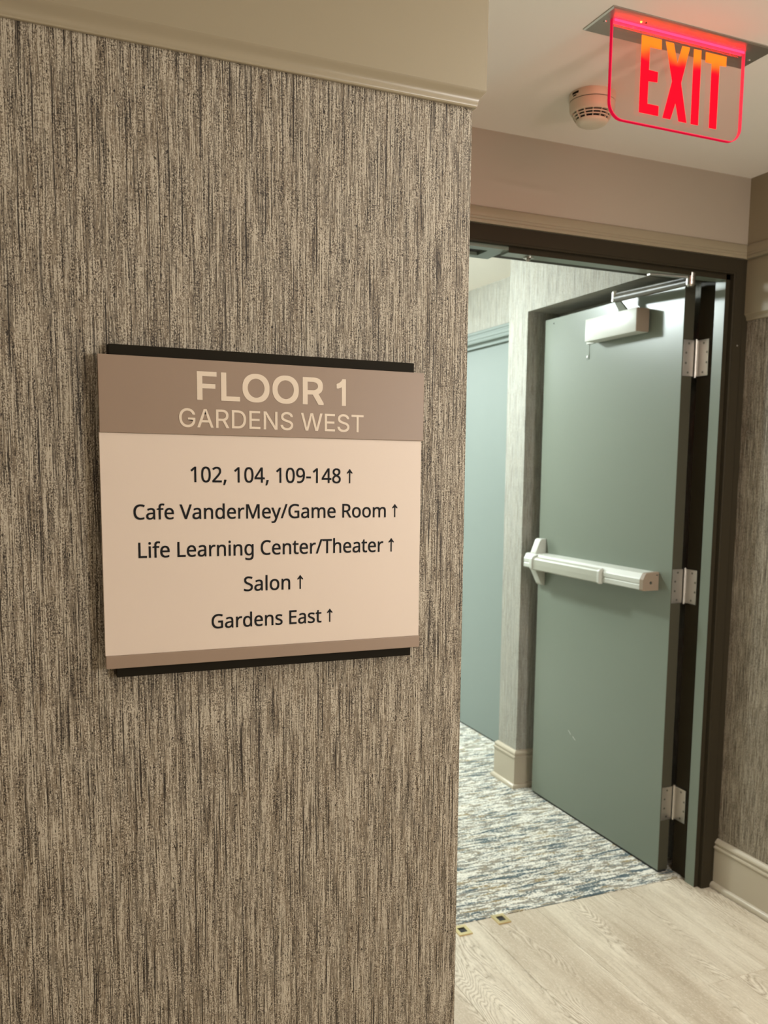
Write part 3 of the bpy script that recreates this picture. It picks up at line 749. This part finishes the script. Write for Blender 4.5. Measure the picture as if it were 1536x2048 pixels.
MB().prism([(0.0, -0.006), (0.150, 0.014), (0.150, 0.030), (0.0, 0.012)],
           lambda a, b: (1.448 - a, 0.032 + b, zs - sw - 0.0065), lambda a, b: (1.448 - a, 0.032 + b, zs - sw - 0.0012)).make('soffit_bracket', 'steel', cl)

# exit device (push bar)
bar_prof = [(DX0, 1.064), (1.4700, 1.064), (1.4670, 1.067), (1.4670, 1.082), (1.4688, 1.084), (1.4688, 1.087), (1.4670, 1.089), (1.4670, 1.103),
            (1.4688, 1.105), (1.4705, 1.108), (1.4780, 1.124), (1.4830, 1.1265), (1.5000, 1.1275), (1.5020, 1.1262), (1.5040, 1.1275), (1.5220, 1.1290), (DX0, 1.1295)]
bar = MB().prism(bar_prof, lambda a, z: (a, 0.247, z), lambda a, z: (a, 1.086, z)).make('push_bar', 'white_metal', door1)
cap = [(DX0, 1.0625), (1.4700, 1.0625), (1.4655, 1.0660), (1.4655, 1.1040), (1.4765, 1.1255), (1.4830, 1.1285), (DX0, 1.1310)]
MB().prism(cap, lambda a, z: (a, 0.228, z), lambda a, z: (a, 0.250, z), 0.0015).make('end_cap', 'cap_shaded', bar)
for yy, zz in ((0.2275, 1.092), (0.2275, 1.120)):
    MB().tube((1.500 if zz < 1.1 else 1.527, 0.2284, zz), (1.500 if zz < 1.1 else 1.527, 0.2270, zz), 0.0055 if zz < 1.1 else 0.003, None, 12).make('screw', 'dark_metal', bar)
pad = [(1.4700, 1.0600), (1.4580, 1.0600), (1.4535, 1.0640), (1.4525, 1.0850), (1.4535, 1.1060), (1.4580, 1.1120), (1.4700, 1.1180)]
MB().prism(pad, lambda a, z: (a, 0.497, z), lambda a, z: (a, 0.985, z), 0.0012).make('push_pad', 'pad', bar)
padc = [(1.4720, 1.0580), (1.4570, 1.0580), (1.4515, 1.0630), (1.4505, 1.0850), (1.4515, 1.1070), (1.4570, 1.1140), (1.4720, 1.1200)]
MB().prism(padc, lambda a, z: (a, 0.486, z), lambda a, z: (a, 0.499, z), 0.0012).make('pad_cap', 'white_metal', bar)
hd = MB().prism([(1.470, 1.056), (1.453, 1.060), (1.4475, 1.068), (1.4465, 1.088), (1.4475, 1.108), (1.453, 1.1175), (1.470, 1.124), (1.500, 1.130), (1.500, 1.056)],
                lambda a, z: (a, 0.984, z), lambda a, z: (a, 1.006, z), 0.003)
hd.make('pad_cap', 'white_metal', bar, True)
brk = [(DX0, 0.985), (1.5240, 0.985), (1.5150, 0.992), (1.4830, 1.058), (1.4830, 1.132), (1.5050, 1.186), (1.5130, 1.193), (DX0, 1.193)]
MB().prism(brk, lambda a, z: (a, 1.012, z), lambda a, z: (a, 1.057, z), 0.003).make('end_bracket', 'white_metal', bar, True)

# ------------------------------------------------------------------ floor strikes at the carpet edge
def strike(cx, cy, label):
    t = thing('floor_strike', (cx, cy, 0.0), label, 'strike plate', 'brass strike plates set into the floor')
    w, l, h = 0.0235, 0.0290, 0.0042
    iw, il = 0.0120, 0.0150
    m = MB()
    m.box((cx - w, cy - l, 0.0), (cx - iw, cy + l, h)).box((cx + iw, cy - l, 0.0), (cx + w, cy + l, h))
    m.box((cx - iw, cy - l, 0.0), (cx + iw, cy - il, h)).box((cx - iw, cy + il, 0.0), (cx + iw, cy + l, h))
    m.make('plate', 'brass', t)
    bx((cx - iw, cy - il, 0.0), (cx + iw, cy + il, 0.0008)).make('bolt_hole', 'black', t)


strike(0.8235, 0.0760, 'square brass floor strike plate, the one farther from the wall corner')
strike(0.6700, 0.0570, 'square brass floor strike plate partly hidden by the wallpapered wall corner')

# ------------------------------------------------------------------ wall sign
SY = -1.2281            # front face of the sign
sign = thing('wall_sign', (-0.285, YS, 1.235), 'square taupe and cream directory sign reading FLOOR 1 on wallpapered wall', 'sign')
bx((-0.4905, SY + 0.0075, 1.2220), (-0.0780, YS, 1.6440), 0.0006).make('backer', 'backer', sign)
bx((-0.5040, SY, 1.5349), (-0.0655, SY + 0.0076, 1.6302), 0.0006).make('header_panel', 'taupe', sign)
bx((-0.5040, SY, 1.2352), (-0.0670, SY + 0.0076, 1.2520), 0.0006).make('footer_panel', 'taupe', sign)
insert = bx((-0.5046, SY + 0.0012, 1.2521), (-0.0682, SY + 0.0070, 1.5348), 0.0004).make('insert_panel', 'cream', sign)
header = [c for c in sign.children if c.name.startswith('header_panel')][0]


def text_mesh(name, glyphs, text, x0, x1, zbase, cap, capu, y, mat, parent, offset=0.0, depth=0.0003, arrow=None):
    """lay out glyph outlines between x0 and x1 (the inked extent), baseline zbase, capital height cap"""
    s = cap / capu
    pen = 0.0
    items = []
    for ch in text:
        adv, polys = glyphs[ch]
        items.append((pen, ch, polys))
        pen += adv
    xs = [p + q for p, ch, polys in items for pl in polys for q in pl[::2]]
    lo, hi = min(xs), max(xs)
    kx = (x1 - x0) / (hi - lo)
    V, F = [], []
    for p, ch, polys in items:
        if not polys:
            continue
        area = lambda pl: sum(pl[i] * pl[(i + 3) % len(pl)] - pl[(i + 2) % len(pl)] * pl[i + 1] for i in range(0, len(pl), 2))
        outs = [pl for pl in polys if area(pl) < 0]
        holes = [pl for pl in polys if area(pl) >= 0]
        groups = [[o] for o in outs] if not holes else [outs + holes]
        if ch == 'R' and 'Rleg' in glyphs:
            groups.append(glyphs['Rleg'][1])
        for gi, gset in enumerate(groups):
            cu = bpy.data.curves.new('glyph', 'CURVE')
            cu.dimensions = '2D'
            cu.fill_mode = 'BOTH'
            cu.extrude = depth / 2
            for pl in gset:
                sp = cu.splines.new('POLY')
                n = len(pl) // 2
                sp.points.add(n - 1)
                for i in range(n):
                    sp.points[i].co = ((p + pl[2 * i] - lo) * kx, pl[2 * i + 1] * s, 0, 1)
                sp.use_cyclic_u = True
            ob = bpy.data.objects.new('glyph', cu)
            me = bpy.data.meshes.new_from_object(ob)
            b0 = len(V)
            shifts = [(0, 0)] if not offset else [(offset * a_, offset * c_) for a_ in (-1, 0, 1) for c_ in (-1, 0, 1)]
            for si, (sx, sz) in enumerate(shifts):
                b0 = len(V)
                V += [(v.co.x + x0 + sx, y - depth / 2 - (gi * 9 + si) * 0.000006 + v.co.z, zbase + v.co.y + sz) for v in me.vertices]
                F += [[i + b0 for i in f.vertices] for f in me.polygons]
            bpy.data.objects.remove(ob)
            bpy.data.meshes.remove(me)
            bpy.data.curves.remove(cu)
    off = Vector((0, 0, 0))
    q = parent
    while q is not None:
        off += q.location
        q = q.parent
    me = bpy.data.meshes.new(name)
    me.from_pydata([(a - off.x, b - off.y, c - off.z) for a, b, c in V], [], F)
    me.materials.append(M[mat])
    me.update()
    o = bpy.data.objects.new(name, me)
    COL.objects.link(o)
    o.parent = parent
    return o


_r = G_HEAD['R'][1]
_o, _leg = _r
_pts = list(zip(_o[::2], _o[1::2]))
_k = _pts.index((96, 198))
_q = _pts.index((96, 255))
G_HEAD['R'][1] = [[c for p in (_pts[:_k] + [(125, 198), (125, 0)]) for c in p], [c for p in ([(125, 255)] + _pts[_q + 1:-1]) for c in p]]
G_HEAD['Rleg'] = [0, [_leg]]
G_HEAD['1'] = [453, [[160, 0, 160, 400, 120, 368, 60, 342, 60, 404, 112, 430, 150, 466, 172, 509, 212, 509, 212, 0]]]
text_mesh('lettering', G_HEAD, 'FLOOR 1', -0.3832, -0.1838, 1.5806, 0.0340, 509, SY, 'cream_letter', header, 0.0010)
text_mesh('lettering', G_HEAD, 'GARDENS WEST', -0.4072, -0.1568, 1.5447, 0.0232, 509, SY, 'cream_letter', header, 0.00015)
IY = SY + 0.0012
capb = 480.0
for txt, xa, xb, zb_, cp in (('102, 104, 109-148 \u2191', -0.3935, -0.1725, 1.4742, 0.0197), ('Cafe VanderMey/Game Room \u2191', -0.4657, -0.1043, 1.4264, 0.0187),
                             ('Life Learning Center/Theater \u2191', -0.4608, -0.1093, 1.3772, 0.0193), ('Salon \u2191', -0.3255, -0.2438, 1.3287, 0.0193),
                             ('Gardens East \u2191', -0.3693, -0.2012, 1.2802, 0.0188)):
    text_mesh('text_line', G_BODY, txt, xa, xb, zb_, cp, capb, IY, 'ink', insert, 0.00024, 0.0003)

# ------------------------------------------------------------------ exit sign
PY = -0.6883
ex = thing('exit_sign', (0.79, -0.676, H), 'hanging clear exit sign with glowing red letters under the ceiling', 'exit sign')
pl = MB()
x0p, x1p, y0p, y1p = 0.5770, 1.0290, -0.7330, -0.6180
pl.rings([[Vector(v) for v in ((x0p, y0p, H), (x1p, y0p, H), (x1p, y1p, H), (x0p, y1p, H))],
          [Vector(v) for v in ((x0p, y0p, H - 0.0022), (x1p, y0p, H - 0.0022), (x1p, y1p, H - 0.0022), (x0p, y1p, H - 0.0022))],
          [Vector(v) for v in ((x0p + .004, y0p + .004, H - 0.004), (x1p - .004, y0p + .004, H - 0.004), (x1p - .004, y1p - .004, H - 0.004), (x0p + .004, y1p - .004, H - 0.004))]])
plate = pl.make('ceiling_plate', 'plate', ex)
for sx, sy in ((0.5960, -0.6745), (1.0105, -0.6645)):
    MB().tube((sx, sy, H - 0.004), (sx, sy, H - 0.006), 0.0042, 0.003, 14).make('screw', 'steel', plate, True)
MB().tube((0.6676, -0.7064, H - 0.004), (0.6676, -0.7064, H - 0.0060), 0.0024, 0.0016, 12).make('indicator_light', 'led_green', plate, True)
MB().tube((0.6806, -0.7064, H - 0.004), (0.6806, -0.7064, H - 0.0052), 0.0024, 0.002, 12).make('test_button', 'black', plate, True)


def panel_outline(x0, x1, z0, z1, r, n=8):
    pts = [(x0, z1), (x1, z1)]
    for i in range(n + 1):
        t = -i / n * math.pi / 2
        pts.append((x1 - r + r * math.cos(t), z0 + r + r * math.sin(t)))
    for i in range(n + 1):
        t = -math.pi / 2 - i / n * math.pi / 2
        pts.append((x0 + r + r * math.cos(t), z0 + r + r * math.sin(t)))
    return pts


PX0, PX1, PZ0, PZ1, PT = 0.6035, 0.9730, 2.2590, H - 0.004, 0.0095
outer = panel_outline(PX0, PX1, PZ0, PZ1, 0.036)
inner = panel_outline(PX0 + 0.0016, PX1 - 0.0016, PZ0 + 0.0016, PZ1 - 0.0042, 0.0345)
panel = MB().prism(inner, lambda a, z: (a, PY - PT / 2 + 0.0002, z), lambda a, z: (a, PY + PT / 2 - 0.0002, z)).make('acrylic_panel', 'acrylic', ex)
rim = MB()
n = len(outer)
A1 = [rim.bm.verts.new((a, PY - PT / 2, z)) for a, z in outer]
A2 = [rim.bm.verts.new((a, PY - PT / 2, z)) for a, z in inner]
B1 = [rim.bm.verts.new((a, PY + PT / 2, z)) for a, z in outer]
B2 = [rim.bm.verts.new((a, PY + PT / 2, z)) for a, z in inner]
for i in range(n):
    j = (i + 1) % n
    rim.bm.faces.new((A1[i], A1[j], A2[j], A2[i]))
    rim.bm.faces.new((B1[i], B2[i], B2[j], B1[j]))
    rim.bm.faces.new((A1[i], B1[i], B1[j], A1[j])).material_index = 1
    rim.bm.faces.new((A2[i], A2[j], B2[j], B2[i]))
rim.make('glowing_rim', 'rim_red', ex).data.materials.append(M['rim_dark'])
LET = [
    [(0.6806, 2.4424), (0.7345, 2.4424), (0.7350, 2.4218), (0.7028, 2.4214), (0.7028, 2.3736), (0.7277, 2.3738), (0.7275, 2.3520), (0.7022, 2.3510),
     (0.7022, 2.3030), (0.7336, 2.3036), (0.7334, 2.2822), (0.6808, 2.2822)],
    [(0.7456, 2.4412), (0.7678, 2.4414), (0.7798, 2.3990), (0.7915, 2.4405), (0.8130, 2.4408), (0.7920, 2.3618), (0.8126, 2.2804), (0.7900, 2.2802),
     (0.7795, 2.3195), (0.7672, 2.2808), (0.7452, 2.2806), (0.7680, 2.3620)],
    [(0.8242, 2.4402), (0.8456, 2.4406), (0.8458, 2.2802), (0.8244, 2.2800)],
    [(0.8580, 2.4402), (0.9184, 2.4406), (0.9182, 2.4190), (0.8986, 2.4188), (0.8984, 2.2800), (0.8770, 2.2800), (0.8768, 2.4186), (0.8580, 2.4182)],
]
for pts in LET:
    lb = MB().prism(pts, lambda a, z: (a, PY - PT / 2 - 0.0006, z), lambda a, z: (a, PY - PT / 2 + 0.0004, z), 0.0004)
    lb.make('letter', 'letter_red', ex)
# the sign's own LED row shows as a bright line where the acrylic enters the plate
for yy in (PY - PT / 2 - 0.0016, PY + PT / 2):
    bx((PX0 + 0.004, yy, H - 0.0085), (PX1 - 0.004, yy + 0.0016, H - 0.0040)).make('led_row', 'led_red', ex)

# ------------------------------------------------------------------ smoke detector
CX, CYd = 0.8000, -0.3320
sd = thing('smoke_detector', (CX, CYd, H), 'round ivory smoke detector with slotted sides beside the exit sign', 'smoke detector')
MB().lathe((CX, CYd), [(0.0590, H), (0.0600, H - 0.002), (0.0600, H - 0.018), (0.0590, H - 0.0195)], 56).make('base', 'detector', sd, True)
MB().lathe((CX, CYd), [(0.0572, H - 0.0195), (0.0572, H - 0.0215)], 56).make('seam', 'detector_dark', sd, True)
body = MB().lathe((CX, CYd), [(0.0585, H - 0.0212), (0.0592, H - 0.0230), (0.0585, H - 0.0380), (0.0560, H - 0.0450), (0.0530, H - 0.0485), (0.0450, H - 0.0485)], 56).make('upper_shell', 'detector', sd, True)
MB().lathe((CX, CYd), [(0.0480, H - 0.0470), (0.0335, H - 0.0690)], 48).make('sensor_mesh', 'detector_dark', sd, True)
grille = MB()
nrib = 14
for q in range(2):
    z = H - 0.0535 - 0.0058 * q
    r = 0.0500 - 0.0042 * q
    rr = []
    for i in range(57):
        t = 2 * math.pi * i / 56
        c, s_ = math.cos(t), math.sin(t)
        rr.append([Vector((CX + a * c, CYd + a * s_, zz)) for a, zz in ((r, z + 0.0011), (r - 0.0011, z - 0.0011), (r - 0.005, z - 0.0008), (r - 0.004, z + 0.0012))])
    grille.rings(rr, True, False)
for i in range(nrib):
    t = 2 * math.pi * (i + 0.3) / nrib
    c, s_ = math.cos(t), math.sin(t)
    w = 0.0010
    P = lambda r, z, side: Vector((CX + r * c - side * w * s_, CYd + r * s_ + side * w * c, z))
    grille.rings([[P(0.0545, H - 0.0460, 1), P(0.0545, H - 0.0460, -1), P(0.0400, H - 0.0470, -1), P(0.0400, H - 0.0470, 1)],
                  [P(0.0500, H - 0.0540, 1), P(0.0500, H - 0.0540, -1), P(0.0380, H - 0.0560, -1), P(0.0380, H - 0.0560, 1)],
                  [P(0.0420, H - 0.0660, 1), P(0.0420, H - 0.0660, -1), P(0.0320, H - 0.0660, -1), P(0.0320, H - 0.0660, 1)]])
grille.make('grille', 'detector', sd)
MB().lathe((CX, CYd), [(0.0320, H - 0.0645), (0.0418, H - 0.0650), (0.0412, H - 0.0675), (0.0380, H - 0.0715), (0.0310, H - 0.0750), (0.0180, H - 0.0780), (0.0020, H - 0.0790)], 48).make('bottom_cap', 'detector', sd, True)
# printed marks on the rim
lab = MB()
for t0, t1, za, zb3 in ((math.radians(178), math.radians(200), H - 0.005, H - 0.0105), (math.radians(182), math.radians(193), H - 0.0125, H - 0.0155)):
    rr = []
    for i in range(7):
        t = t0 + (t1 - t0) * i / 6
        c, s_ = math.cos(t), math.sin(t)
        rr.append([Vector((CX + a * c, CYd + a * s_, zz)) for a, zz in ((0.0598, za), (0.0603, za), (0.0603, zb3), (0.0598, zb3))])
    lab.rings(rr)
lab.make('printed_mark', 'backer', sd)

# ------------------------------------------------------------------ recessed ceiling lights (outside the frame)
def ceiling_lamp(cx, cy, w, l, label, mat):
    t = thing('ceiling_light', (cx, cy, H), label, 'ceiling light')
    a, b = w / 2, l / 2
    m = MB()
    f = 0.02
    m.box((cx - a - f, cy - b - f, H - 0.006), (cx + a + f, cy - b, H)).box((cx - a - f, cy + b, H - 0.006), (cx + a + f, cy + b + f, H))
    m.box((cx - a - f, cy - b, H - 0.006), (cx - a, cy + b, H)).box((cx + a, cy - b, H - 0.006), (cx + a + f, cy + b, H))
    m.make('frame', 'white_metal', t)
    bx((cx - a, cy - b, H - 0.004), (cx + a, cy + b, H)).make('diffuser', mat, t)


ceiling_lamp(-0.9, -3.35, 1.1, 0.5, 'long recessed ceiling panel light behind the viewer', 'lamp_warm')
ceiling_lamp(1.0, -1.75, 0.4, 0.4, 'square recessed ceiling light over the wood floor', 'lamp_warm')
t = thing('ceiling_light', (0.55, 1.60, H), 'round white dome light on the corridor ceiling past the doorway', 'ceiling light')
MB().tube((0.55, 1.60, H - 0.02), (0.55, 1.60, H), 0.125, None, 36).make('base', 'white_metal', t, True)
MB().lathe((0.55, 1.60), [(0.115, H - 0.02)] + [(max(0.002, 0.115 * math.cos(q * math.pi / 16)), H - 0.02 - 0.11 * math.sin(q * math.pi / 16)) for q in range(1, 9)], 32).make('dome', 'dome_glass', t, True)
ceiling_lamp(0.75, 4.0, 0.5, 0.9, 'added fill panel on the ceiling deep in the corridor, unseen', 'fill_cool')


def fill_lamp(cx, cy, zc, r, mat, label):  # added lamp, out of view, brightens the ceiling and door wall
    t = thing('fill_lamp', (cx, cy, 0.0), label, 'lamp')
    MB().lathe((cx, cy), [(0.14, 0.0), (0.14, 0.012), (0.03, 0.022), (0.012, 0.03)], 36).make('base', 'steel', t, True)
    MB().tube((cx, cy, 0.02), (cx, cy, zc - r + 0.01), 0.010, None, 14).make('pole', 'steel', t, True)
    MB().lathe((cx, cy), [(max(0.002, r * math.sin(math.pi * q / 14)), zc - r * math.cos(math.pi * q / 14)) for q in range(15)], 28).make('globe', mat, t, True)


fill_lamp(1.0, -2.9, 1.55, 0.20, 'fill_glass', 'added globe fill lamp on a steel pole behind the viewer, unseen')
